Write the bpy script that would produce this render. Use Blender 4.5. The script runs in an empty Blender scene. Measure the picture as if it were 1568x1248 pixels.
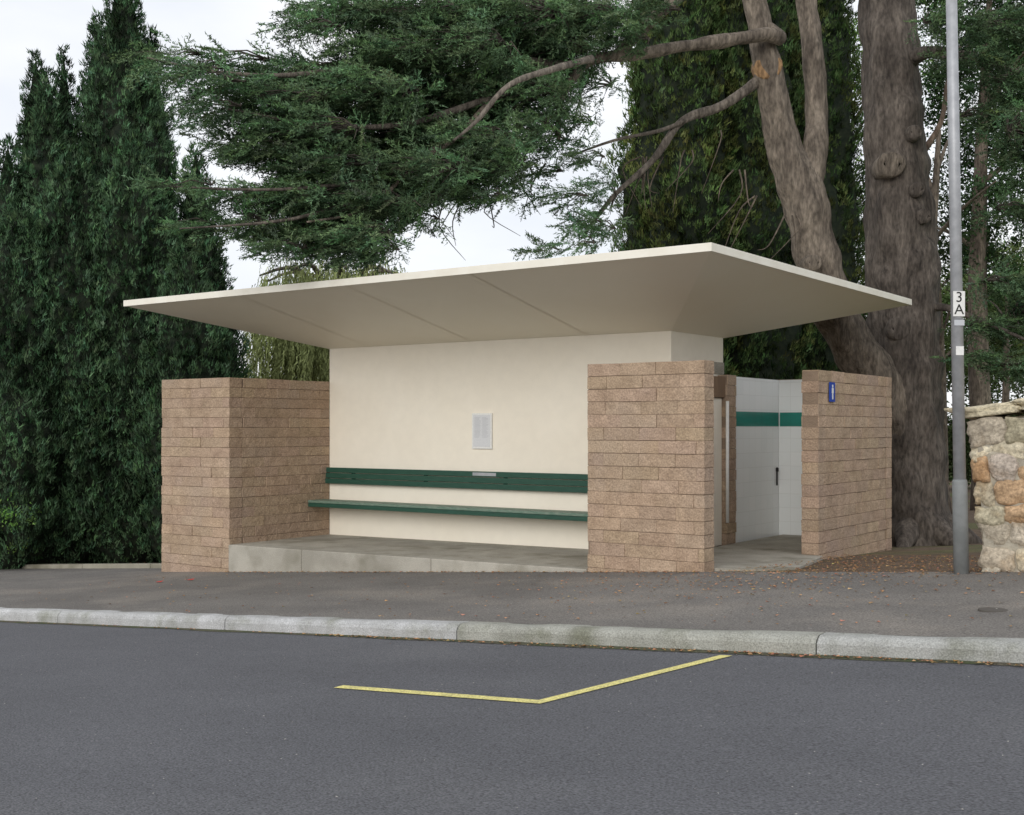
import bpy, math, random, itertools
import numpy as np
from mathutils import Vector, Matrix, noise
rng=np.random.default_rng(7); random.seed(7)
TH=math.radians(35.5); F=1830.0; E=1.55
fwd=np.array([-math.sin(TH),math.cos(TH),0.]); rgt=np.array([math.cos(TH),math.sin(TH),0.])
def site(bx,by,d):
    """image column, image row and depth -> world position"""
    return fwd*d+rgt*((bx-784)/F*d)+np.array([0,0,E+(655-by)/F*d])
scn=bpy.context.scene; COL=scn.collection

# ------------------------------------------------------------ materials
def mk(name,c1,c2=None,scale=2.,rough=.85,bump=0.,bscale=30.,attr=False,speck=0.,sscale=200.,stretch=(1,1,1),transl=0.,spec=.3,metal=0.,c3=None,s3=.5,lo=.35,hi=.65,tile=None,t3=(.5,.68)):
    m=bpy.data.materials.new(name); m.use_nodes=True; nt=m.node_tree; N=nt.nodes; L=nt.links
    b=N['Principled BSDF']; b.inputs['Roughness'].default_value=rough; b.inputs['Metallic'].default_value=metal
    b.inputs['Specular IOR Level'].default_value=spec
    tc=N.new('ShaderNodeTexCoord'); mp=N.new('ShaderNodeMapping'); mp.inputs['Scale'].default_value=stretch
    L.new(tc.outputs['Object'],mp.inputs['Vector']); vec=mp.outputs['Vector']
    def ns(sc,det=5):
        n=N.new('ShaderNodeTexNoise'); n.inputs['Scale'].default_value=sc; n.inputs['Detail'].default_value=det
        n.inputs['Roughness'].default_value=.6; L.new(vec,n.inputs['Vector']); return n.outputs['Fac']
    def mr(x,a,bb,c=0.,d=1.):
        n=N.new('ShaderNodeMapRange'); n.inputs[1].default_value=a; n.inputs[2].default_value=bb; n.inputs[3].default_value=c; n.inputs[4].default_value=d
        L.new(x,n.inputs[0]); return n.outputs[0]
    def mix(f,a,bb,mode='MIX'):
        n=N.new('ShaderNodeMix'); n.data_type='RGBA'; n.blend_type=mode
        for s,v in ((0,f),(6,a),(7,bb)):
            if hasattr(v,'links'): L.new(v,n.inputs[s])
            elif s==0: n.inputs[0].default_value=v
            else: n.inputs[s].default_value=(*v,1)
        return n.outputs[2]
    if c2 is None and not (c3 or speck or tile or attr): b.inputs['Base Color'].default_value=(*c1,1); return m
    col=mix(mr(ns(scale),lo,hi),c1,c2 or c1)
    if c3: col=mix(mr(ns(s3,3),t3[0],t3[1]),col,c3)
    if speck:
        r=mr(ns(sscale,2),.3,.7,1-speck,1+speck)
        cc=N.new('ShaderNodeCombineColor')
        for i in range(3): L.new(r,cc.inputs[i])
        col=mix(1.,col,cc.outputs[0],'MULTIPLY')
    if tile:
        sx=N.new('ShaderNodeSeparateXYZ'); L.new(tc.outputs['Object'],sx.inputs[0])
        ad=N.new('ShaderNodeMath'); L.new(sx.outputs[0],ad.inputs[0]); L.new(sx.outputs[1],ad.inputs[1])
        cb=N.new('ShaderNodeCombineXYZ'); L.new(ad.outputs[0],cb.inputs[0]); L.new(sx.outputs[2],cb.inputs[1])
        bt=N.new('ShaderNodeTexBrick'); bt.offset=0; L.new(cb.outputs[0],bt.inputs['Vector'])
        bt.inputs['Scale'].default_value=1; bt.inputs['Brick Width'].default_value=tile; bt.inputs['Row Height'].default_value=tile
        bt.inputs['Mortar Size'].default_value=.003; bt.inputs['Color1'].default_value=(1,1,1,1); bt.inputs['Color2'].default_value=(.96,.97,.97,1); bt.inputs['Mortar'].default_value=(.86,.86,.85,1)
        col=mix(1.,col,bt.outputs['Color'],'MULTIPLY')
    if attr:
        a=N.new('ShaderNodeAttribute'); a.attribute_name='Col'
        col=mix(1.,col,a.outputs['Color'],'MULTIPLY')
    L.new(col,b.inputs['Base Color'])
    if bump:
        bn=N.new('ShaderNodeBump'); bn.inputs['Strength'].default_value=min(1,bump); bn.inputs['Distance'].default_value=.02*max(1,bump)
        L.new(ns(bscale,8),bn.inputs['Height']); L.new(bn.outputs[0],b.inputs['Normal'])
    return m
def mkfol(name):
    m=bpy.data.materials.new(name); m.use_nodes=True; nt=m.node_tree; N=nt.nodes; L=nt.links; N.remove(N['Principled BSDF'])
    d=N.new('ShaderNodeBsdfDiffuse'); a=N.new('ShaderNodeAttribute'); a.attribute_name='Col'; L.new(a.outputs['Color'],d.inputs['Color']); L.new(d.outputs[0],N['Material Output'].inputs['Surface']); return m
M_brick=mk('tan_brick',(.455,.335,.24),(.35,.253,.178),6,.92,1.3,20,attr=True,speck=.26,sscale=60,c3=(.40,.30,.225),s3=1.2)
M_mortar=mk('mortar',(.29,.215,.155),(.23,.17,.125),8,.95,.6,60)
M_cream=mk('cream_render',(.84,.785,.68),(.825,.77,.66),.9,.8,.14,90,c3=(.80,.74,.63),s3=.6,speck=.02,sscale=6,t3=(.45,.8))
M_soffit=mk('soffit_paint',(.87,.81,.68),(.85,.785,.65),.8,.5,.03,60)
M_fascia=mk('fascia_paint',(.86,.83,.74),(.80,.76,.66),3,.6)
M_conc=mk('concrete',(.43,.405,.35),(.32,.30,.255),2.2,.9,.35,60,attr=True,speck=.25,sscale=120,c3=(.23,.215,.17),s3=1.6,t3=(.52,.72))
M_kerb=mk('kerb_concrete',(.43,.425,.40),(.33,.325,.30),3.5,.9,.5,50,attr=True,speck=.3,sscale=90,c3=(.21,.21,.165),s3=2.6,t3=(.5,.75))
M_road=mk('road_asphalt',(.133,.135,.147),(.108,.110,.120),.55,.88,.7,120,speck=.55,sscale=120,c3=(.158,.159,.166),s3=.3,stretch=(.6,1,1))
M_path=mk('path_asphalt',(.20,.187,.172),(.155,.145,.135),1.1,.92,.6,100,speck=.5,sscale=95,c3=(.25,.227,.20),s3=.7,stretch=(.7,1,1))
M_ground=mk('ground_mulch',(.17,.115,.075),(.09,.065,.045),5,.95,.9,40,speck=.4,sscale=60,c3=(.11,.17,.04),s3=.16)
M_yellow=mk('yellow_paint',(.78,.70,.26),(.58,.53,.22),9,.8,.3,150,speck=.38,sscale=70)
M_green=mk('green_paint',(.015,.060,.040),(.022,.078,.053),7,.5,.1,50,spec=.4,stretch=(1,6,6))
M_greenworn=mk('green_paint_worn',(.07,.15,.11),(.21,.26,.21),12,.5,.1,50,spec=.5,stretch=(1,8,8))
M_tile=mk('white_tile',(.86,.88,.88),None,2,.25,tile=.2,spec=.5)
M_tileg=mk('green_tile',(.02,.24,.19),(.025,.2,.16),3,.25,tile=.2,spec=.5)
M_bark=mk('cedar_bark',(.175,.15,.125),(.075,.063,.053),5,.95,2.6,16,stretch=(1,1,.3),speck=.45,sscale=24,attr=True)
M_gal=mk('galvanised_steel',(.44,.45,.47),(.34,.35,.37),9,.5,.05,60,metal=.3)
M_white=mk('white_enamel',(.78,.78,.76),(.70,.70,.68),30,.5)
M_paper=mk('notice_paper',(.68,.69,.70),(.58,.59,.61),60,.6,stretch=(1,1,6))
M_black=mk('black_paint',(.02,.02,.02))
M_blue=mk('blue_enamel',(.02,.06,.33))
M_wood=mk('brown_timber',(.24,.16,.10),(.17,.11,.07),9,.8,stretch=(1,1,.2))
M_stone=mk('rubble_stone',(.60,.545,.44),(.40,.36,.29),6,.92,1.1,16,attr=True,speck=.35,sscale=35,c3=(.54,.44,.31),s3=3,t3=(.55,.7))
M_smortar=mk('lime_mortar',(.46,.42,.34),(.30,.27,.22),9,.95,1.,30)
M_fol=mkfol('conifer_foliage')
M_core=mk('shade_core_dark',(.010,.017,.011),(.024,.032,.018),8,.95,.8,12)  # near-black for the cypress cores, interior shade put into the colour
M_leaf=mkfol('fallen_leaf')
M_red=mk('red_litter',(.6,.03,.02))

# ------------------------------------------------------------ mesh helpers
def link(o,parent=None):
    COL.objects.link(o)
    if parent:
        o.parent=parent; o.matrix_parent_inverse=Matrix.Translation(-parent.location)
    return o
def empty(name,loc):
    e=bpy.data.objects.new(name,None); e.location=loc; e.empty_display_size=.3; COL.objects.link(e); return e
class MB:
    def __init__(s): s.v=[];s.f=[];s.c=[]
    def add(s,vs,fs,col=(1,1,1)):
        o=len(s.v); s.v+= [tuple(map(float,p)) for p in vs]; s.f+=[[i+o for i in f] for f in fs]; s.c+=[col]*len(vs)
    def box(s,x0,x1,y0,y1,z0,z1,col=(1,1,1),j=0.):
        vs=[(x,y,z) for x in(x0,x1) for y in(y0,y1) for z in(z0,z1)]
        if j: vs=[(a+random.uniform(-j,j),b+random.uniform(-j,j),c+random.uniform(-j,j)) for a,b,c in vs]
        s.add(vs,[(0,1,3,2),(4,6,7,5),(0,4,5,1),(2,3,7,6),(0,2,6,4),(1,5,7,3)],col)
    def tube(s,pts,rad,seg=8,col=(1,1,1),rough=0.,sub=1,fr=1.5):
        P=[Vector(p) for p in pts]; R=list(rad)
        if sub>1:
            Q=[];RR=[]
            for i in range(len(P)-1):
                p0=P[max(i-1,0)];p1=P[i];p2=P[i+1];p3=P[min(i+2,len(P)-1)]
                for k in range(sub):
                    t=k/sub
                    Q.append(.5*((2*p1)+(p2-p0)*t+(2*p0-5*p1+4*p2-p3)*t*t+(3*p1-p0-3*p2+p3)*t**3)); RR.append(R[i]+(R[i+1]-R[i])*t)
            Q.append(P[-1]);RR.append(R[-1]);P=Q;R=RR
        vs=[];n=len(P); prev=None
        for i in range(n):
            t=(P[min(i+1,n-1)]-P[max(i-1,0)]).normalized()
            u=prev if prev is not None else (Vector((1,0,0)) if abs(t.x)<.8 else Vector((0,1,0)))
            u=(u-t*u.dot(t)).normalized(); prev=u; w=t.cross(u)
            for k in range(seg):
                a=2*math.pi*k/seg; d=u*math.cos(a)+w*math.sin(a); r=R[i]
                if rough:
                    q=P[i]+d*R[i]
                    r*=1+rough*noise.noise(q*fr*2)+rough*.5*noise.noise(Vector((math.cos(a)*2.2,math.sin(a)*2.2,P[i].z*.7+5)))+rough*.45*noise.noise(Vector((q.x*9,q.y*9,q.z*3.2)))
                vs.append(P[i]+d*r)
        fs=[(i*seg+k,i*seg+(k+1)%seg,(i+1)*seg+(k+1)%seg,(i+1)*seg+k) for i in range(n-1) for k in range(seg)]
        fs+= [list(range(seg))[::-1],[ (n-1)*seg+k for k in range(seg)]]
        s.add(vs,fs,col)
    def obj(s,name,mat,parent=None,smooth=False,bevel=0.):
        me=bpy.data.meshes.new(name); me.from_pydata(s.v,[],s.f)
        ca=me.color_attributes.new('Col','FLOAT_COLOR','POINT')
        ca.data.foreach_set('color',np.array([(*c,1) for c in s.c],dtype=np.float32).ravel())
        me.materials.append(mat)
        if smooth: me.polygons.foreach_set('use_smooth',[True]*len(me.polygons))
        me.update(); o=bpy.data.objects.new(name,me); link(o,parent)
        if bevel:
            b=o.modifiers.new('b','BEVEL'); b.width=bevel; b.segments=2; b.limit_method='ANGLE'
        return o
def boxobj(name,mat,parent,*a,bevel=.004):
    m=MB(); m.box(*a); return m.obj(name,mat,parent,bevel=bevel)
def trimesh(name,V,C,mat,parent=None):
    V=np.asarray(V,dtype=np.float32).reshape(-1,3); n=len(V); me=bpy.data.meshes.new(name)
    me.vertices.add(n); me.vertices.foreach_set('co',V.ravel())
    me.loops.add(n); me.loops.foreach_set('vertex_index',np.arange(n,dtype=np.int32))
    me.polygons.add(n//3); me.polygons.foreach_set('loop_start',np.arange(0,n,3,dtype=np.int32))
    me.update(calc_edges=True)
    ca=me.color_attributes.new('Col','FLOAT_COLOR','POINT')
    C=np.asarray(C,dtype=np.float32).reshape(-1,3); C4=np.ones((n,4),np.float32); C4[:,:3]=C
    ca.data.foreach_set('color',C4.ravel()); me.materials.append(mat)
    return link(bpy.data.objects.new(name,me),parent)
def unit(a): return a/np.maximum(np.linalg.norm(a,axis=-1,keepdims=True),1e-9)
def scatter(T,tint,P,D,S,Cc,updir=(0,0,1),uj=.4):
    m=len(P); x=unit(D); z=unit(np.array(updir)+rng.normal(0,uj,(m,3))); y=unit(np.cross(z,x)); z=np.cross(x,y)
    R=np.stack([x,y,z],1)*S[:,None,None]
    V=np.einsum('nk,mkj->mnj',T.reshape(-1,3),R)+P[:,None,:]
    C=Cc[:,None,:]*np.repeat(tint,3,0)[None,:,:]
    return V.reshape(-1,3),C.reshape(-1,3)
def blade(b,d,l,w,n=None):
    d=d/np.linalg.norm(d); s=np.cross(d,rng.normal(size=3)); s/=np.linalg.norm(s)
    return [b-s*w*.5,b+s*w*.5,b+d*l]
def t_cypress():
    T=[];c=[]
    for i in range(9):
        b=np.array([rng.uniform(0,.55),rng.normal(0,.17),rng.normal(0,.17)])
        T.append(blade(b,np.array([1,rng.normal(0,.38),rng.normal(0,.38)]),rng.uniform(.3,.6),.13)); c.append([.7+.6*b[0]+rng.uniform(-.1,.3)]*3)
    return np.array(T),np.array(c)
def t_cedar():
    T=[];c=[]
    axes=[(np.zeros(3),np.array([1,0,0.]),1.)]
    for i in range(5):
        sg=1 if i%2 else -1; b=np.array([.12+.15*i,0,0]); axes.append((b,np.array([.75,sg*.7,rng.normal(0,.08)]),.48-.05*i))
    for b,d,l in axes:
        d=d/np.linalg.norm(d)
        k=int(19*l)+2
        for j in range(k):
            p=b+d*l*(j+rng.uniform(0,.8))/k
            nd=d*.5+np.array([rng.normal(0,.35),rng.normal(0,.6),rng.normal(.15,.4)])
            T.append(blade(p,nd,rng.uniform(.10,.17),.045)); v=rng.uniform(.65,1.3); c.append([v,v,v*rng.uniform(.9,1.1)])
    return np.array(T),np.array(c)
def t_leaf(n=26):
    T=[];c=[]
    for i in range(n):
        p=rng.normal(0,.30,3)*np.array([1,1,.8]); T.append(blade(p,rng.normal(size=3),rng.uniform(.14,.28),.12)); v=rng.uniform(.6,1.35); c.append([v,v,v])
    return np.array(T),np.array(c)
def t_strand():
    T=[];c=[]
    for i in range(20):
        p=np.array([i/20,rng.normal(0,.012),rng.normal(0,.012)]); T.append(blade(p,np.array([1,rng.normal(0,.35),rng.normal(0,.35)]),.11,.03)); v=rng.uniform(.7,1.25); c.append([v,v,v])
    return np.array(T),np.array(c)

# ------------------------------------------------------------ terrain
def gz(x,y):
    z=-.04+.07*(min(max(x,-30),6)+6.98)
    return z-.02*(11.22-y) if y<11.22 else z-.04*(min(y,20)-11.22)
def rz(x): return gz(x,7.6)-.13
def sheet(name,xs,ys,zf,mat,parent=None):
    m=MB(); nx,ny=len(xs),len(ys)
    m.add([(x,y,zf(x,y)) for x in xs for y in ys],[(i*ny+j,(i+1)*ny+j,(i+1)*ny+j+1,i*ny+j+1) for i in range(nx-1) for j in range(ny-1)])
    return m.obj(name,mat,parent)
xs=[-600,-200,-80,-30,-14.28,-5,6,20,80,600]
sheet('ground',xs,[-600,-60,-8,7.64,7.70,11.22,14,17,20,60,600],lambda x,y: rz(x)-.03 if y<7.66 else gz(x,y)-.01,M_ground)
sheet('road',xs,[-7.6,0,7.62],lambda x,y:rz(x),M_road)
fp=empty('footpath',(-8,9.5,0))
sheet('paving_left',[-200,-80,-30,-14.28],[7.74,11.22,12.2],lambda x,y:gz(x,y),M_path,fp)
sheet('paving_main',[-14.28,-5,6,20,80],[7.74,11.22],lambda x,y:gz(x,y),M_path,fp)
sheet('bounce_path_far_side',xs,[-13.5,-7.75],lambda x,y:rz(x)+.12,M_conc)  # unseen, made of pale concrete to bounce light up to the soffit
k=MB()
def kerbseg(x0,x1,col,y0=7.6,sg=1):
    prof=[(0,-.2),(.0,.080),(.012,.105),(.035,.124),(.06,.133),(.17,.134),(.17,-.2)]
    n=len(prof); ns_=max(2,int((x1-x0)/.3)); vs=[]
    for q in range(ns_+1):
        x=x0+(x1-x0)*q/ns_
        for a,b in prof: vs.append((x,y0+sg*(a+.008*noise.noise(Vector((x*3,a*20,b*20)))),rz(x)+b+.007*noise.noise(Vector((x*2.5,b*9,a*9+4)))))
    k.add(vs,[(q*n+i,q*n+(i+1)%n,(q+1)*n+(i+1)%n,(q+1)*n+i) for q in range(ns_) for i in range(n)]+[list(range(n))[::-1],list(range(ns_*n,ns_*n+n))],col)
edges=list(np.arange(-60,-8.7,2.7))+[-8.75,-5.97,-2.95,-.4,2.2,4.6,6,9,12,15,18,21,24,27,30]
for a,b in zip(edges[:-1],edges[1:]):
    c=(1.15,1.17,1.25) if a<-5.98 else ((.80,.81,.77) if a<-2.96 else (1.0,1.02,1.04)); v=random.uniform(.93,1.06)
    kerbseg(a+.005,b-.005,tuple(q*v for q in c)); kerbseg(a+.005,b-.005,(1,1,1),-7.6,-1)
k.obj('kerb',M_kerb,None)
m=MB(); pts=[-30+i*.15 for i in range(240)]
for a,b in zip(pts[:-1],pts[1:]):
    wa=.05+.05*noise.noise(Vector((a*1.3,0,0)))+(.02 if a>-6 else 0); wb=.05+.05*noise.noise(Vector((b*1.3,0,0)))+(.02 if b>-6 else 0)
    m.add([(a,7.595-wa,rz(a)+.003),(b,7.595-wb,rz(b)+.003),(b,7.605,rz(b)+.012),(a,7.605,rz(a)+.012)],[(0,1,2,3)])
m.obj('gutter_dirt',mk('gutter_dirt',(.11,.095,.07),(.07,.085,.04),4,.95,.8,60,speck=.4,sscale=60))
def rp(x,y): return (x,y,rz(x)+.005)
m=MB(); w=.045
A=(-5.42,5.66);B=(-3.85,5.66);C=(-3.53,7.46)
m.add([rp(A[0],A[1]-w),rp(B[0]+.04,B[1]-w),rp(B[0]-.03,B[1]+w),rp(A[0],A[1]+w)],[(0,1,2,3)])
m.add([rp(B[0]+.04,B[1]-w),rp(C[0]+w,C[1]),rp(C[0]-w,C[1]),rp(B[0]-.03,B[1]+w)],[(0,1,2,3)])
m.obj('road_marking',M_yellow)
m=MB()
for a in np.arange(-50,-14.5,1.8):
    b=a+1.79; m.add([(x,y,gz(x,12.2)+z) for x in(a,b) for y in(12.2,12.34) for z in(-.1,.07)],[(0,1,3,2),(4,6,7,5),(0,4,5,1),(2,3,7,6),(0,2,6,4),(1,5,7,3)],(.8,.8,.75))
m.obj('garden_edging',M_conc,None,bevel=.01)
sheet('park_lawn',[-4.6,6,30],[20.5,24,34],lambda x,y:gz(x,y)+.01,mk('grass',(.16,.33,.06),(.11,.24,.04),6,.95,.9,60,speck=.4,sscale=50))

# ------------------------------------------------------------ shelter building
H=2.25; BX0=-12.82; BX1=-6.99; BY=13.19; CY=14.67; FY=11.22
bld=empty('toilet_block_shelter',(-9.9,13.2,0))
bm=MB(); mm=MB()
def brickwall(x0,x1,y0,y1,z0,z1,axis):
    mm.box(x0+.007,x1-.007,y0+.007,y1-.007,z0,z1-.012)
    ch=.14; z=z1; row=0
    while z>z0:
        zb=max(z-ch,z0); a0,a1=(x0,x1) if axis=='x' else (y0,y1); bl=.44; a=a0-(bl*.5 if row%2 else 0)+random.uniform(-.03,.03)
        rt=random.uniform(.97,1.03)
        while a<a1-.01:
            s=max(a,a0); e=min(a+bl,a1)
            if a1-e<.06: e=a1
            if e-s>.03:
                t=random.uniform(.92,1.06)*rt; col=(t,t*random.uniform(.98,1.02),t*random.uniform(.96,1.03)); o=random.uniform(-.003,.007)
                g=.0010
                if axis=='x': bm.box(s+(0 if s==a0 else g),e-(0 if e==a1 else g),y0-o,y1+o,zb+.0055,z-.0005,col,.003)
                else: bm.box(x0-o,x1+o,s+(0 if s==a0 else g),e-(0 if e==a1 else g),zb+.0055,z-.0005,col,.003)
            if e==a1: break
            a+=bl
        z-=ch; row+=1
brickwall(-14.28,BX0,FY,FY+.23,-.75,H,'x')
brickwall(BX0-.23,BX0,FY+.232,BY-.002,-.75,H,'y')
brickwall(-6.98,-5.56,FY,FY+.23,-.3,H,'x')
brickwall(-6.98,-6.75,FY+.232,BY-.05,-.1,H,'y')
brickwall(-5.57,-5.36,13.87,16.36,-.3,H,'y')
brickwall(-6.98,-6.84,14.46,14.75,-.2,H,'y')
brickwall(-12.8,-5.36,16.4,16.62,-.8,H,'x')
brickwall(BX0,BX0+.22,CY+.01,16.38,-.8,H,'y')
bm.obj('brick_walls',M_brick,bld,bevel=.004); mm.obj('mortar_joints',M_mortar,bld)
boxobj('rendered_core_wall',M_cream,bld,BX0,BX1,BY,CY,-.8,2.76,bevel=.006)
RX0,RX1,RY0,RY1,ZT,ZE,ZI=-14.40,-5.20,10.65,17.01,3.36,3.285,2.75
m=MB()
o=[(RX0,RY0),(RX1,RY0),(RX1,RY1),(RX0,RY1)]; i_=[(BX0-.01,BY-.01),(BX1+.01,BY-.01),(BX1+.01,CY+.01),(BX0-.01,CY+.01)]
m.add([(a+(.012 if a<-10 else -.012),b+(.012 if b<13 else -.012),ZE) for a,b in o]+[(a,b,ZI) for a,b in i_],[(0,4,5,1),(1,5,6,2),(2,6,7,3),(3,7,4,0),(4,7,6,5)])
m.obj('roof_soffit',M_soffit,bld)
m=MB(); t=.03
m.add([(a,b,ZT) for a,b in o]+[((RX0+RX1)/2+(a-(RX0+RX1)/2)*.6,(RY0+RY1)/2+(b-(RY0+RY1)/2)*.6,ZT-.18) for a,b in o],[(0,1,5,4),(1,2,6,5),(2,3,7,6),(3,0,4,7),(4,5,6,7)])
m.obj('roof_deck',M_fascia,bld)
m=MB()
m.box(RX0,RX1,RY0,RY0+t,ZE-.006,ZT+.004); m.box(RX0,RX1,RY1-t,RY1,ZE-.006,ZT+.004)
m.box(RX0,RX0+t,RY0+t,RY1-t,ZE-.006,ZT+.004); m.box(RX1-t,RX1,RY0+t,RY1-t,ZE-.006,ZT+.004)
m.obj('roof_fascia',M_fascia,bld,bevel=.003)
m=MB()
for X in (-12.0,-10.1,-8.2):
    m.add([(X-.008,RY0+.04,ZE-.012),(X+.008,RY0+.04,ZE-.012),(X+.008,BY-.02,ZI-.006),(X-.008,BY-.02,ZI-.006)],[(0,3,2,1)])
m.obj('soffit_cover_strips',M_soffit,bld)
m=MB(); x0,x1=BX0+.002,-6.985
for a,b,c in [(x0,-11.4,1.0),(-11.395,-9.2,.95),(-9.195,x1,1.03)]:
    za=-.07+(a-x0)/(x1-x0)*.06; zb=-.07+(b-x0)/(x1-x0)*.06
    m.add([(a,FY-.02,-.8),(a,FY-.02,za),(a,BY-.002,-.8),(a,BY-.002,za),(b,FY-.02,-.8),(b,FY-.02,zb),(b,BY-.002,-.8),(b,BY-.002,zb)],[(0,1,3,2),(4,6,7,5),(0,4,5,1),(2,3,7,6),(0,2,6,4),(1,5,7,3)],(c,c,c))
m.obj('concrete_platform',M_conc,bld,bevel=.012)
boxobj('tiled_wall_side',M_tile,bld,-6.98,-6.90,14.752,16.38,-.2,H-.01)
boxobj('tiled_wall_rear',M_tile,bld,-6.898,-5.575,16.32,16.39,-.2,H-.01)
boxobj('tile_band_side',M_tileg,bld,-6.92,-6.896,14.756,16.31,1.57,1.77,bevel=0)
boxobj('tile_band_rear',M_tileg,bld,-6.88,-5.576,16.314,16.34,1.57,1.77,bevel=0)
m=MB(); P=[(-6.83,11.47),(-5.0,11.47),(-4.78,11.8),(-5.05,12.9),(-5.30,13.85),(-5.58,13.86),(-5.58,16.31),(-6.83,16.31),(-6.83,13.86),(-6.83,12.9),(-6.83,11.8)]
zt=lambda x,y:max(.012,gz(x,y)+.012)
n=len(P); m.add([(x,y,zt(x,y)) for x,y in P]+[(x,y,-.3) for x,y in P],[(0,1,2,10),(10,2,3,9),(9,3,4,5,8),(8,5,6,7)]+[(i,i+n,(i+1)%n+n,(i+1)%n) for i in range(n)])
m.obj('restroom_floor',M_conc,bld)
boxobj('lintel',M_wood,bld,-6.97,-6.86,13.3,14.458,1.95,2.22)
boxobj('restroom_door',M_cream,bld,-6.97,-6.91,13.3,14.458,0,1.945)
m=MB(); m.tube([(-6.82,14.44,.3),(-6.82,14.44,1.90)],[.022,.022],10); m.obj('downpipe',M_white,bld,True)
m=MB(); m.box(-6.895,-6.88,16.22,16.24,.72,.98); m.box(-6.9,-6.87,16.215,16.245,.92,.97); m.obj('door_latch',M_black,bld)
boxobj('side_flashing',M_conc,bld,BX1+.001,BX1+.02,14.35,14.66,2.26,2.42)

bench=empty('bench',(-9.9,12.9,.4))
m=MB()
for i in range(3):
    z=.71+i*.083; m.box(BX0+.004,-6.99,BY-.075-.012*(2-i),BY-.045-.012*(2-i),z,z+.074)
m.obj('backrest_slats',M_green,bench,bevel=.005)
m=MB()
for i in range(4): m.box(BX0+.004,-6.99,12.73+.092*i,12.73+.092*i+.084,.435,.472)
m.obj('seat_slats',M_greenworn,bench,bevel=.006)
m=MB(); m.box(BX0+.004,-6.99,12.735,12.775,.375,.432); m.box(BX0+.004,-6.99,13.02,13.05,.375,.432); m.obj('seat_rails',M_green,bench,bevel=.004)
m=MB()
for X in(-12.3,-10.9,-9.5,-8.1,-7.2):
    m.box(X-.02,X+.02,12.79,BY-.002,.40,.43); m.box(X-.02,X+.02,BY-.044,BY-.002,.72,.94)
m.obj('brackets',M_green,bench)
boxobj('plaque',M_gal,bench,-10.02,-9.62,BY-.081,BY-.0765,.89,.935,bevel=.001)
nb=empty('notice_board',(-9.9,BY-.02,1.5))
boxobj('frame',M_white,nb,-10.07,-9.73,BY-.03,BY-.001,1.26,1.75); boxobj('timetable',M_paper,nb,-10.045,-9.755,BY-.034,BY-.0305,1.29,1.725,bevel=0)
m=MB()
for i in range(18):
    z=1.69-i*.016; m.box(-10.02,-10.02+random.uniform(.08,.11),BY-.0355,BY-.0345,z,z+.004); m.box(-9.89,-9.89+random.uniform(.07,.11),BY-.0355,BY-.0345,z,z+.004)
m.obj('print_lines',mk('ink',(.42,.43,.45)),nb)
ts=empty('toilet_sign',(-5.355,14.29,2))
boxobj('plate',M_blue,ts,-5.35,-5.338,14.20,14.38,1.87,2.11,bevel=.002)
m=MB(); Yc=14.29
for a,b,c,d in((.018,.018,2.045,2.08),(.03,.03,1.975,2.04),(.02,-.003,1.9,1.974),(-.003,.02,1.9,1.974)): m.box(-5.337,-5.3355,Yc-a,Yc+b,c,d)
m.obj('figure',M_white,ts)

pb=site(1472,878,10.75); pt=site(1457,0,10.75); dv=(pt-pb)/(pt[2]-pb[2])
pole=empty('lamp_post',tuple(pb))
def pp(z): return pb+dv*(z-pb[2])
m=MB(); m.tube([pp(.2),pp(1.06),pp(1.085)],[.066,.066,.058],20); m.obj('base_sleeve',mk('grey_paint',(.24,.25,.25),(.19,.2,.2),9,.6),pole,True)
m=MB(); m.tube([pp(1.0),pp(7.2)],[.054,.046],20)
m.tube([pp(7.15),pp(7.4)+np.array([-.1,-.5,.1]),pp(7.5)+np.array([-.25,-1.4,.2])],[.04,.035,.03],12,sub=4)
m.obj('shaft',M_gal,pole,True)
m=MB(); q=pp(7.5)+np.array([-.25,-1.6,.2]); m.box(q[0]-.12,q[0]+.12,q[1]-.3,q[1]+.3,q[2]-.06,q[2]+.05); m.obj('lamp_head',M_gal,pole,bevel=.02)
def plate(name,z,w,h,mat,text=None):
    c=pp(z)-fwd*.058; m=MB()
    vs=[c+rgt*a+np.array([0,0,b])+fwd*t for t in(0,.004) for a,b in((-w/2,-h/2),(w/2,-h/2),(w/2,h/2),(-w/2,h/2))]
    m.add(vs,[(0,1,2,3),(7,6,5,4),(0,4,5,1),(1,5,6,2),(2,6,7,3),(3,7,4,0)]); m.obj(name,mat,pole)
    if text:
        for i,ch in enumerate(text):
            cu=bpy.data.curves.new('glyph','FONT'); cu.body=ch; cu.size=.13; cu.align_x='CENTER'; cu.align_y='CENTER'; cu.extrude=.0005
            o=bpy.data.objects.new('character_'+ch,cu); cu.materials.append(M_black); p=c-fwd*.002+np.array([0,0,.055-.11*i])
            o.location=p; o.rotation_euler=(math.pi/2,0,TH); link(o,pole)
plate('number_plate',2.66,.105,.225,M_white,'3A'); plate('small_tag',2.49,.09,.05,mk('tag',(.5,.52,.55))); plate('id_tag',2.24,.07,.08,M_white)

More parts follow.
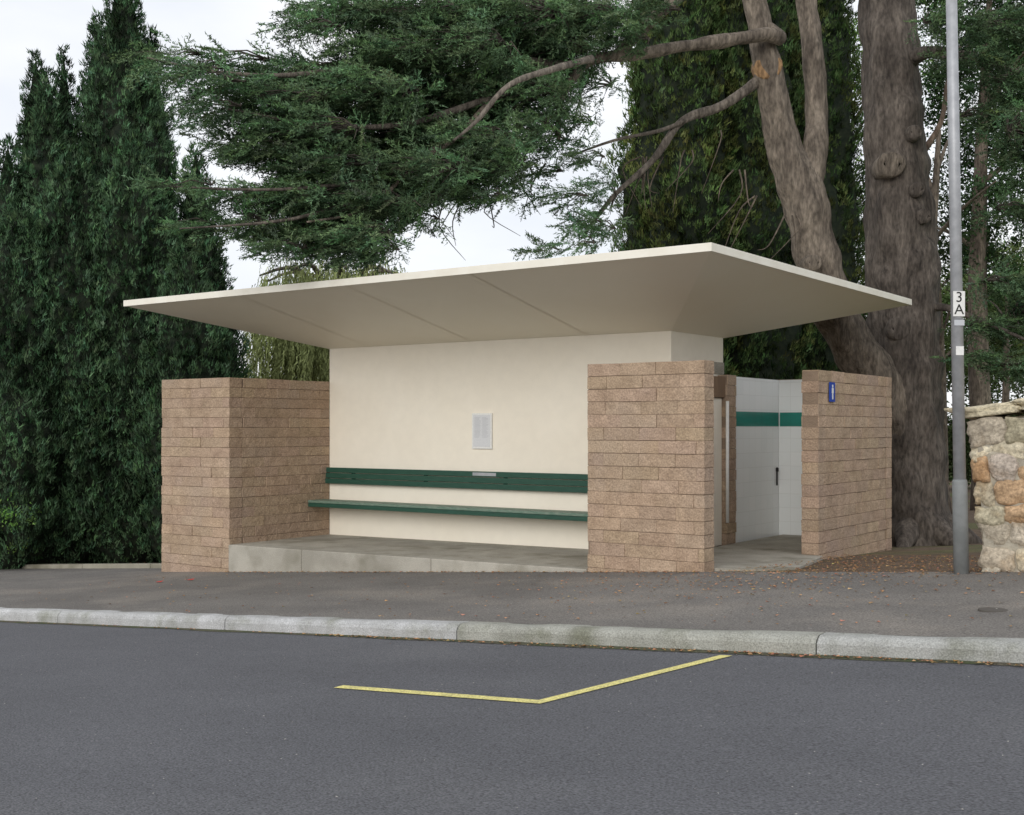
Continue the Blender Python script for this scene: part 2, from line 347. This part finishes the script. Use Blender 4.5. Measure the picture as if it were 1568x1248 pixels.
def rock(mb,c,s,col,sq=.25):
    n=7; vs=[];off=Vector((random.uniform(0,99),random.uniform(0,99),0)); idx={}; fs=[]; rot=Matrix.Rotation(random.uniform(-.22,.22),3,'Y')
    for ax in range(3):
        for sg in(-1,1):
            for i in range(n):
                for j in range(n):
                    q=[]
                    for a,b in((i,j),(i+1,j),(i+1,j+1),(i,j+1)):
                        p=[0,0,0]; p[ax]=sg; p[(ax+1)%3]=-1+2*a/n; p[(ax+2)%3]=-1+2*b/n
                        key=tuple(round(t,4) for t in p)
                        if key not in idx:
                            v=Vector(p); sph=v.normalized()*1.25; v=v.lerp(sph,sq); v*=1+.26*noise.noise(v*1.2+off)+.08*noise.noise(v*3.5+off)
                            v=Vector((v.x*s[0],v.y*s[1],v.z*s[2])); v=rot@v
                            idx[key]=len(vs); vs.append((c[0]+v.x,c[1]+v.y,c[2]+v.z))
                        q.append(idx[key])
                    fs.append(q if sg>0 else q[::-1])
    mb.add(vs,fs,col)
sw=empty('stone_wall',(-1,11.6,.8)); m=MB()
z=.10
while z<1.58:
    h=random.uniform(.13,.25); X=-2.82-(z/1.6)*.15
    while X<3.2:
        w_=random.uniform(.15,.38); t=random.uniform(.74,1.2); cc=(t,t*random.uniform(.94,1.0),t*random.uniform(.86,1.0))
        if random.random()<.12: cc=(.85,.64,.48)
        for Y in(11.43,11.77):
            rock(m,(X+w_/2,Y+random.uniform(-.03,.03),z+h/2+random.uniform(-.03,.03)+gz(X,11.3)-.24),(w_*.49,.15,h*.52),cc,random.uniform(.3,.55))
        X+=w_*.98
    z+=h*.95
m.obj('rubble',M_stone,sw,True)
m=MB(); m.add([(x-.1*(z>1)*(x<0),y,z+gz(x,11.3)-.24) for x in(-2.78,3.1) for y in(11.305,11.895) for z in(0,1.6)],[(0,1,3,2),(4,6,7,5),(0,4,5,1),(2,3,7,6),(0,2,6,4),(1,5,7,3)]); m.obj('mortar_core',M_smortar,sw)
m=MB(); X=-3.10
while X<3.2:
    w_=random.uniform(.5,.8); rock(m,(X+w_/2,11.6,1.64+.05+gz(X,11.3)-.24+.03),(w_*.5,.34,.052),(1.08,1.06,.95),.08); X+=w_
m.obj('coping',M_stone,sw,True)

# ------------------------------------------------------------ foliage
TC=[t_cypress() for _ in range(5)]; TD=[t_cedar() for _ in range(4)]; TL=[t_leaf() for _ in range(3)]; TS=[t_strand() for _ in range(3)]
def multi(Ts,P,D,S,Cc,**kw):
    vs=[];cs=[];n=len(Ts); w=rng.integers(0,n,len(P))
    for i in range(n):
        k=w==i
        if k.any():
            v,c=scatter(Ts[i][0],Ts[i][1],P[k],D[k],S[k],Cc[k],**kw); vs.append(v);cs.append(c)
    return np.concatenate(vs),np.concatenate(cs)
def vnoise(P,s,seed=0):
    return np.array([noise.noise(Vector((p[0]*s+seed,p[1]*s,p[2]*s))) for p in P])
def prof(t,pw=1.5): return np.sqrt(np.clip((t+.02)*7,0,1))*np.clip(1-t**pw,0,1)**.85
def spindles(name,specs,base,dens=60,sc=.17,lump=.16,tipc=None):
    VS=[];CS=[]; core=MB(); par=empty(name,tuple(site(specs[0][0],800,specs[0][2])))
    for (bx,ty,d,R,pw) in specs:
        top=site(bx,max(ty,-330),d); zb=gz(top[0],top[1])-.05; Hh=top[2]-zb; cx,cy=top[0],top[1]
        ca=math.atan2(-cy,-cx)
        n=int(2*math.pi*R*Hh*.62*dens)
        t=rng.random(n*3); keep=rng.random(n*3)<prof(t,pw)+.05; t=t[keep][:n]; n=len(t)
        a=np.where(rng.random(n)<.82,ca+rng.uniform(-1.65,1.65,n),rng.uniform(0,2*np.pi,n))
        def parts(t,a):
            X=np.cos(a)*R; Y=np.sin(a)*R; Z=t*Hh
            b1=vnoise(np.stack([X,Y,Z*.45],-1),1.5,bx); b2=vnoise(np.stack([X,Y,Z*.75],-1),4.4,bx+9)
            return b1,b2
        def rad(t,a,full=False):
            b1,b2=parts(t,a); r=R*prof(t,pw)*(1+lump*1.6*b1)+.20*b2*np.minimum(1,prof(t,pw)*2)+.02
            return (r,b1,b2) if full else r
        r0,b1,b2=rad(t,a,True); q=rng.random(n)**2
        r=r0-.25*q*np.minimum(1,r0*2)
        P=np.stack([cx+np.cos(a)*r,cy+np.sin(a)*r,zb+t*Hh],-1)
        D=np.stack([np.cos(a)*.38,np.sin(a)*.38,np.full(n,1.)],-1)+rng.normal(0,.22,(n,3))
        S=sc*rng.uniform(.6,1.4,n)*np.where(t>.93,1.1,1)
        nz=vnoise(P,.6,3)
        br=np.clip(.98+1.45*b2+.6*b1+.4*nz+rng.normal(0,.12,n),.22,2.2)*(1-.6*q)  # shade painted into the tufts: lighter on bumps, darker in crevices and deeper in
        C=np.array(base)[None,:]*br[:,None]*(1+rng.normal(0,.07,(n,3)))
        if tipc is not None:
            k=(vnoise(P,1.3,77)>.12)[:,None]; C=np.where(k,C*np.array(tipc),C)
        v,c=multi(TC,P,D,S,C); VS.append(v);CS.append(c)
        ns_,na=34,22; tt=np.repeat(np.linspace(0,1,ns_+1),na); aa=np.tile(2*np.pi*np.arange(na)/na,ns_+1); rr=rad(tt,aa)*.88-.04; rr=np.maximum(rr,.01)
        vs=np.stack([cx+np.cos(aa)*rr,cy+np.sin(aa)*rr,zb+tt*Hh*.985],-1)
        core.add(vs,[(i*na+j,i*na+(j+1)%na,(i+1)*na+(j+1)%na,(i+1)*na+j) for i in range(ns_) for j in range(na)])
    trimesh('foliage',np.concatenate(VS),np.concatenate(CS),M_fol,par); core.obj('shade_core',M_core,par,True)  # core is an added dark shell inside the foliage that blocks light
    return par
G1=(.056,.100,.052); DN=165
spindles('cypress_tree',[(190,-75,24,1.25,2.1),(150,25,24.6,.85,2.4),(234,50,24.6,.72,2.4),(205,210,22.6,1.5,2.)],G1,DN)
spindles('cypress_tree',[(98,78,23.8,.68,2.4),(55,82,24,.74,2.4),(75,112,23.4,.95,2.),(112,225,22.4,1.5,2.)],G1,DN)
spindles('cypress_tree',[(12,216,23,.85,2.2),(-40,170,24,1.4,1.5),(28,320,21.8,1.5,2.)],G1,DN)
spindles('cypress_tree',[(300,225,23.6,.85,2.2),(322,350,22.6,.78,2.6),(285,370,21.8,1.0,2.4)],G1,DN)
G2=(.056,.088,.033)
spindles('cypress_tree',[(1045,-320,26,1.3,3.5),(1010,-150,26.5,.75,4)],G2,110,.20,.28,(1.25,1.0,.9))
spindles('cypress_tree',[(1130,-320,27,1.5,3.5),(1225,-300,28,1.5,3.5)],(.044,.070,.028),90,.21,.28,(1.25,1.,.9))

cedar=empty('cedar_tree',tuple(site(1395,825,18.3))); m=MB()
def S3(L): return [site(*p[:3]) for p in L],[p[3] for p in L]
def W(L,seg,rough,sub,col=(1,1,1)):
    p,r=S3(L); m.tube(p,r,seg,col,rough,sub)
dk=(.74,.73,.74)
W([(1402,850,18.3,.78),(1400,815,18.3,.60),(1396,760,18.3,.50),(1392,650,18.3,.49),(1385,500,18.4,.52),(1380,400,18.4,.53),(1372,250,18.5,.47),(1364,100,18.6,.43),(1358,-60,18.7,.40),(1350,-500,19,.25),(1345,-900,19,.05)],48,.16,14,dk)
for a in range(7):
    an=a*.9+.3; b=site(1402,820,18.3); m.tube([b+np.array([0,0,.35]),b+np.array([math.cos(an)*.5,math.sin(an)*.5,.1]),b+np.array([math.cos(an)*1.0,math.sin(an)*1.0,-.18])],[.32,.2,.06],10,dk,.15,4)
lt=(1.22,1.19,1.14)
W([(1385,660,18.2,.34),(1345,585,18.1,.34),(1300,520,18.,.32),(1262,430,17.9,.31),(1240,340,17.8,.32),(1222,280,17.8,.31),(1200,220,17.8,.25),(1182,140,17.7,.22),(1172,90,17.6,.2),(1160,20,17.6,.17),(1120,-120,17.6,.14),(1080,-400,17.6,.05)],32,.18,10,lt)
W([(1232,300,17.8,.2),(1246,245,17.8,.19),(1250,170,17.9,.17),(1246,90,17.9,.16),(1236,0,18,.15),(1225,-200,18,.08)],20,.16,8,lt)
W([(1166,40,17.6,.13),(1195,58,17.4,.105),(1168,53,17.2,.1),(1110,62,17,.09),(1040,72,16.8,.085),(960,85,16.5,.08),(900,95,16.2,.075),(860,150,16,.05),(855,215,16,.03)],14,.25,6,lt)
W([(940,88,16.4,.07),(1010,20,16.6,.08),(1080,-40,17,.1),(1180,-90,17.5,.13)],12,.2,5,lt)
W([(900,95,16.2,.07),(830,110,15.8,.065),(760,150,15.3,.055),(700,210,15,.04),(640,250,14.8,.03),(560,320,14.5,.02),(470,340,14,.012)],10,.2,5,lt)
W([(905,90,15.6,.045),(850,105,14.6,.04),(780,130,14.0,.032),(730,185,13.8,.024),(695,215,13.7,.014)],10,.25,6,(1.3,1.3,1.3))
W([(860,100,15.9,.06),(720,85,15.3,.055),(590,95,14.8,.045),(450,115,14.2,.03),(330,110,13.8,.02),(225,88,13.5,.008)],10,.2,5)
W([(780,140,15.3,.05),(620,190,14.8,.04),(480,190,14.2,.028),(340,165,13.8,.01)],10,.2,5)
W([(700,210,15,.04),(580,270,14.6,.035),(430,290,14,.02),(250,285,13.5,.008)],10,.2,5)
W([(600,290,14.7,.03),(450,335,14.2,.02),(275,350,13.6,.008)],8,.2,4)
W([(1000,-80,16.5,.08),(850,-10,16,.06),(680,20,15.3,.04),(520,15,14.8,.02)],10,.2,5)
W([(1178,110,17.7,.09),(1110,160,17.5,.07),(1045,185,17.4,.06),(1000,245,17.2,.05),(940,300,17,.035),(890,365,16.9,.02)],10,.25,7)
W([(1060,180,17.4,.04),(1010,200,17.2,.03),(940,215,17,.02),(870,240,16.8,.012)],8,.2,4)
W([(1390,95,18.4,.14),(1420,80,18,.09),(1480,85,17.6,.06),(1560,110,17,.03)],10,.2,5,dk)
W([(1395,480,18.4,.10),(1440,470,18,.06),(1500,490,17.6,.04),(1570,520,17,.02)],10,.2,5,dk)
W([(1400,250,18.5,.06),(1440,190,18.6,.04),(1452,120,18.6,.03),(1475,60,18.6,.015)],8,.2,5,(1.5,1.3,1.2))
for i in range(30):
    bx,by=random.choice([(1110,200),(1150,300),(1200,330),(1060,230),(880,150),(900,170),(1000,240),(1130,260),(760,300),(700,300),(820,250)]); bx+=random.uniform(-20,20); d=17.3
    W([(bx,by,d,.014),(bx-random.uniform(-10,30),by+random.uniform(10,50),d-.1,.009),(bx-random.uniform(-30,60),by+random.uniform(40,100),d-.2,.003)],5,.1,4,(.8,.75,.7))
for (bx,by,rr,c) in [(1350,262,.13,lt),(1362,508,.12,dk),(1388,300,.08,dk),(1398,340,.08,dk),(1385,215,.08,dk),(1172,108,.13,(2.2,1.6,1.)),(1240,405,.08,lt)]:
    big=bx>1300; p=site(bx,by,18.4 if big else 17.7); q=p-fwd*(.50 if big else .235)
    m.tube([p,q-(q-p)*.06,q,q+(q-p)*.02],[rr*1.6,rr*1.5,rr*1.1,rr*.6],16,c,.25,2)
plates=[(520,12,75,14),(640,20,110,30),(780,20,110,38),(900,20,80,30),(700,70,110,34),(840,75,90,38),(600,80,80,24),(480,40,60,10),
(470,112,90,18),(360,92,75,12),(270,84,55,8),(320,125,75,14),(430,148,100,24),(560,138,110,36),(680,145,110,42),(800,135,95,42),(300,105,60,10),(235,92,35,6),
(380,185,85,16),(480,200,100,28),(600,205,110,38),(720,215,95,38),(330,162,55,10),(815,195,45,30),(770,245,50,25),
(420,232,75,16),(520,252,90,28),(640,260,95,30),(740,262,70,22),(350,222,40,9),
(290,283,50,8),(370,297,70,13),(460,300,90,24),(560,312,90,30),(640,300,50,22),(300,345,45,8),(370,342,60,12),(460,348,80,20),(550,358,70,28),(585,382,38,16),(430,380,50,11),(505,386,50,14),
(250,287,25,5),(690,290,60,22),(745,300,40,14),(650,335,30,14)]
sparse=[(830,262,45,16),(872,300,42,14),(905,240,30,20),(900,340,32,14),(830,383,38,7),(930,300,20,34),(880,190,40,24),(800,300,25,10),(885,372,35,10),(925,350,25,25),(910,130,40,25),(960,60,50,25),(1000,15,60,20),(845,215,35,25)]
PP=[];DD=[];SS=[];CC=[]
def plate_f(bx,by,d,rx,ry,dens,tone,twigs=True):
    c=site(bx,by,d); pm=F/d; a,b=rx/pm,ry/pm; n=max(12,int(math.pi*a*b*dens))
    u=rng.normal(size=(n,3)); u=unit(u)*rng.random((n,1))**(.4)
    P=c+u[:,:1]*a*rgt+u[:,1:2]*max(.35,a*.7)*fwd; P[:,2]+=u[:,2]*b-.10*np.abs(u[:,0])*a
    D=-rgt*(.75 if bx<1200 else -.6)+u[:,:1]*.7*rgt+u[:,1:2]*.7*fwd+rng.normal(0,.3,(n,3)); D[:,2]+=-.12+rng.normal(0,.15,n)
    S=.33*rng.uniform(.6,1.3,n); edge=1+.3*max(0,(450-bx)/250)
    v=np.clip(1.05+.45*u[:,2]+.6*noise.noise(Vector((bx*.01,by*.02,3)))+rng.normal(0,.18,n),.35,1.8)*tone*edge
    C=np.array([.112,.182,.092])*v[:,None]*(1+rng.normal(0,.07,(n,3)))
    PP.append(P);DD.append(D);SS.append(S);CC.append(C)
    if twigs:
        for i in range(0,n,7):
            e=P[i]; s=c+rgt*a*.7*(1 if bx<1200 else -1); md=(e+s)/2+np.array([0,0,.06]); m.tube([s,md,e],[.012,.009,.003],4,(.7,.7,.7))
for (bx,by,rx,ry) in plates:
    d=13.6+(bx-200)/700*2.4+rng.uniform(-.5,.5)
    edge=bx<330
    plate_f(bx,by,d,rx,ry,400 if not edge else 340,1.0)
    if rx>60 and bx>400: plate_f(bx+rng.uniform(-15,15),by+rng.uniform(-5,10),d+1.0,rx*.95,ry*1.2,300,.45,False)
for (bx,by,rx,ry) in sparse: plate_f(bx,by,16.2+rng.uniform(-.5,.5),rx,ry,210,.85)
for q in [(1480,90,60,20),(1540,130,55,24),(1450,35,50,25),(1530,40,60,30),(1500,180,50,20),(1550,230,40,20),(1540,430,50,16),(1510,500,60,14),(1550,560,50,20),(1480,545,40,12),(1555,320,45,24),(1600,200,80,60),(1600,480,70,40)]:
    plate_f(q[0],q[1],17+rng.uniform(-.5,1),q[2],q[3],330,.7)
for i in range(22):
    plate_f(rng.uniform(800,1900),rng.uniform(-700,-160),rng.uniform(16,21),rng.uniform(120,200),40,20,.9,False)
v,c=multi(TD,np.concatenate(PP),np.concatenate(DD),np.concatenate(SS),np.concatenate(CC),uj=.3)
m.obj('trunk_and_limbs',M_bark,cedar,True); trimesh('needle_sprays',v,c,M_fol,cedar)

def crown(name,blobs,base,sc=.5,dens=9,trunk=None,hol=.55,br=None,cut=-.28):
    PP=[];CC=[];SS=[]; par=empty(name,tuple(site(blobs[0][0],700,blobs[0][2])))
    for (bx,by,d,rx,ry) in blobs:
        c=site(bx,by,d); pm=F/d; a,b=rx/pm,ry/pm; n=int(4.2*a*a*b*dens)
        u=unit(rng.normal(size=(n,3)))*(hol+(1-hol)*rng.random((n,1)))
        P=c+u*np.array([a,a,b]); nz=vnoise(P,.9,bx)+.5*vnoise(P,2.2,2); k=nz>cut; P=P[k];nz=nz[k];u=u[k]
        PP.append(P);SS.append(sc*rng.uniform(.6,1.3,len(P))); CC.append(np.array(base)*np.clip(.95+.8*nz+.25*u[:,2]+rng.normal(0,.15,len(P)),.3,2.)[:,None]*(1+rng.normal(0,.07,(len(P),3))))
    P=np.concatenate(PP); v,c=multi(TL,P,rng.normal(size=P.shape),np.concatenate(SS),np.concatenate(CC),uj=1.)
    trimesh('leaves',v,c,M_fol,par)
    mb=MB()
    for (bx,d,r,ty,lean) in trunk or []:
        p=site(bx,700,d); zb=gz(p[0],p[1])-.1; t=site(bx+lean,ty,d); p[2]=zb
        mid=(p+t)/2+rng.normal(0,.15,3); mb.tube([p,mid,t],[r,r*.75,r*.25],10,(1,.95,.9),.15,5)
        for i in range(6):
            s=mid+(t-mid)*rng.uniform(0,.9); e=s+np.array([rng.normal(0,1.),rng.normal(0,1.),rng.uniform(.4,1.5)]); mb.tube([s,(s+e)/2+np.array([0,0,.1]),e],[r*.3,r*.2,r*.06],6,(1,.95,.9),.1,3)
    if mb.v: mb.obj('trunk',M_bark,par,True)
    return par
crown('evergreen_tree',[(1500,150,30,110,110),(1460,330,31,75,90),(1560,350,29,90,120),(1630,100,30,120,150),(1530,-20,30,130,90)],(.040,.070,.031),.5,24,[(1505,29,.28,0,10),(1446,28,.2,200,-8)],cut=-.22)
crown('evergreen_tree',[(1300,300,34,60,110),(1290,100,34,60,80),(1440,60,34,50,90),(1310,460,33,60,80),(1225,540,33,50,45)],(.13,.22,.045),.5,16,[(1285,34,.25,150,10)],cut=-.2)
crown('park_tree',[(1500,520,38,100,100),(1600,500,40,100,110),(1440,520,42,50,80),(1510,430,44,90,70)],(.09,.13,.05),.6,17,[(1444,32,.16,380,-10),(1498,33,.18,350,15),(1535,32,.12,400,8),(1430,41,.15,400,0)],cut=-.3)
crown('park_tree',[(1150,560,38,90,60),(1190,600,40,110,70),(1330,560,40,60,60)],(.08,.12,.045),.65,14,cut=-.5)
crown('shrub',[(5,800,20.5,52,45),(-50,790,21,60,60)],(.13,.24,.06),.22,110,hol=.75)
crown('hedge',[(1430,680,46,60,65),(1500,680,46,70,60),(1580,680,46,80,70)],(.07,.10,.04),.7,16,cut=-.5)
wl=empty('willow_tree',tuple(site(520,600,31))); c=site(515,440,31); n=3800
u=unit(rng.normal(size=(n,3))); u[:,2]=np.abs(u[:,2]); rr=.45+.55*rng.random((n,1))
P=c+u*rr*np.array([2.35,2.35,1.25]); P[:,2]-=rng.random(n)*2.2
nz=vnoise(P,.9,4); C=np.array([.35,.40,.17])*np.clip(.9+.7*nz+rng.normal(0,.15,n),.4,1.6)[:,None]
D=np.stack([u[:,0]*.12,u[:,1]*.12,-np.ones(n)],-1)+rng.normal(0,.06,(n,3))
v,cc=multi(TS,P,D,rng.uniform(.6,1.6,n),C,uj=1.); trimesh('hanging_leaves',v,cc,M_fol,wl)
m=MB(); b=c.copy(); b[2]=gz(b[0],b[1]); m.tube([b,b+[0.1,0,1.5],c+[0,0,-.2]],[.35,.28,.15],12,(1,1,1),.1,4)
for i in range(9):
    a=i*.7; m.tube([c+[0,0,-.8],c+[math.cos(a),math.sin(a),.4],c+[2*math.cos(a),2*math.sin(a),.2]],[.12,.06,.02],6,(1,1,1),.1,4)
m.obj('trunk',M_bark,wl,True)
n=4200; a=rng.uniform(-1.3,1.3,n)+math.atan2(fwd[1],fwd[0]); r=rng.uniform(62,80,n); hh=5+2.5*np.sin(a*9)+1.5*np.sin(a*23+1)
P=np.stack([np.cos(a)*r,np.sin(a)*r,-1.5+hh*rng.random(n)**.7],-1); nz=vnoise(P,.25,4)
v,cc=multi(TL,P,rng.normal(size=(n,3)),rng.uniform(1.8,3,n),np.array([.10,.13,.06])*np.clip(.9+.8*nz,.4,1.7)[:,None],uj=1.)
trimesh('distant_trees',v,cc,M_fol)

X=[];Y=[]
X+=list(rng.uniform(-5.3,-1.5,2200)); Y+=list(rng.uniform(11.0,14.5,2200))
X+=list(rng.normal(-4.6,1.2,900)); Y+=list(11.3-np.abs(rng.normal(0,1.2,900)))
X+=list(rng.uniform(-14,3,600)); Y+=list(rng.uniform(7.8,11.2,600))
X+=list(rng.uniform(-7.5,0,420)); Y+=list(7.58-np.abs(rng.normal(0,.05,420)))
X+=list(rng.uniform(-14,-7.5,50)); Y+=list(7.58-np.abs(rng.normal(0,.03,50)))
X+=list(rng.uniform(-12.8,-5.6,550)); Y+=list(11.19-np.abs(rng.normal(0,.06,550)))
X+=list(rng.uniform(-24,-14.3,600)); Y+=list(rng.uniform(12.4,15,600))
X=np.array(X);Y=np.array(Y); k=(Y<7.59)|(Y>7.8); X=X[k];Y=Y[k]
Z=np.array([ (rz(x) if y<7.6 else gz(x,y)) +(.012 if y<7.6 else .008)+(.012 if (y>11.47 and x<-4.8) else 0) for x,y in zip(X,Y)])
T=np.array([[[-.5,-.25,0],[.5,-.1,.15],[0,.4,.05]],[[-.5,-.25,0],[0,.4,.05],[-.5,.3,.2]]])
a=rng.uniform(0,6.28,len(X)); v,cc=scatter(T,np.ones((2,3)),np.stack([X,Y,Z],-1),np.stack([np.cos(a),np.sin(a),0*a],-1),rng.uniform(.010,.042,len(X)),
    np.array([.38,.22,.115])*rng.uniform(.4,1.5,(len(X),1))*(1+rng.normal(0,.1,(len(X),3))),uj=.1)
trimesh('fallen_leaves',v,cc,M_leaf)
n=1500; X=rng.uniform(-14,3,n); Y=rng.uniform(.8,11,n); k=(Y<7.5)|(Y>7.85); X=X[k];Y=Y[k]; n=len(X)
Z=np.array([(rz(x) if y<7.6 else gz(x,y))+.005 for x,y in zip(X,Y)]); a=rng.uniform(0,6.28,n)
v,cc=scatter(T,np.ones((2,3)),np.stack([X,Y,Z],-1),np.stack([np.cos(a),np.sin(a),0*a],-1),rng.uniform(.005,.015,n),np.array([.42,.41,.38])*rng.uniform(.5,1.3,(n,1)),uj=.1)
trimesh('loose_gravel',v,cc,M_leaf)
m=MB()
for bx,by in((286,884),(238,902)):
    p=site(bx,by,15.6); z=gz(p[0],p[1])+.01; m.add([(p[0],p[1],z),(p[0]+.1,p[1]+.01,z+.01),(p[0]+.08,p[1]+.07,z+.02),(p[0]-.03,p[1]+.05,z)],[(0,1,2,3)])
m.obj('litter',M_red)
m=MB(); m.tube([(-2.15,8.9,gz(-2.15,8.9)-.01),(-2.15,8.9,gz(-2.15,8.9)+.008)],[.1,.1],20); m.obj('utility_cover',mk('iron',(.10,.09,.08)))

# ------------------------------------------------------------ world, sun, camera
w=bpy.data.worlds.new('World'); scn.world=w; w.use_nodes=True; nt=w.node_tree; N=nt.nodes; L=nt.links; bg=N['Background']
sv=Vector((.22,-1,.34)).normalized(); el=math.asin(sv.z)
sk=N.new('ShaderNodeTexSky'); sk.sky_type='NISHITA'; sk.sun_disc=False; sk.sun_elevation=el; sk.sun_rotation=math.atan2(sv.x,sv.y)
tc=N.new('ShaderNodeTexCoord'); mp=N.new('ShaderNodeMapping'); mp.inputs['Scale'].default_value=(1,1,2.6); L.new(tc.outputs['Generated'],mp.inputs['Vector'])
no=N.new('ShaderNodeTexNoise'); no.inputs['Scale'].default_value=2.6; no.inputs['Detail'].default_value=6; L.new(mp.outputs[0],no.inputs['Vector'])
mr=N.new('ShaderNodeMapRange'); mr.inputs[1].default_value=.35; mr.inputs[2].default_value=.65; mr.inputs[3].default_value=0; mr.inputs[4].default_value=1; L.new(no.outputs['Fac'],mr.inputs[0])
cl=N.new('ShaderNodeMix'); cl.data_type='RGBA'; cl.inputs[6].default_value=(7.6,7.9,8.5,1); cl.inputs[7].default_value=(9.8,9.8,9.85,1); L.new(mr.outputs[0],cl.inputs[0])
mx=N.new('ShaderNodeMix'); mx.data_type='RGBA'; mx.inputs[0].default_value=.92; L.new(sk.outputs[0],mx.inputs[6]); L.new(cl.outputs[2],mx.inputs[7])
L.new(mx.outputs[2],bg.inputs['Color']); bg.inputs['Strength'].default_value=.12
sd=bpy.data.lights.new('sun','SUN'); sd.energy=1.45; sd.angle=math.radians(30); sd.color=(1,.97,.92); so=bpy.data.objects.new('sun',sd); COL.objects.link(so); so.location=(0,-10,15)
so.rotation_euler=sv.to_track_quat('Z','Y').to_euler()
cam=bpy.data.cameras.new('camera'); co=bpy.data.objects.new('camera',cam); COL.objects.link(co); co.location=(0,0,E); co.rotation_euler=(math.pi/2,0,TH)
cam.sensor_width=36; cam.lens=F/1568*36; cam.shift_y=31/1568; cam.clip_end=2000; scn.camera=co
scn.view_settings.view_transform='Standard'; scn.view_settings.look='None'; scn.view_settings.exposure=0
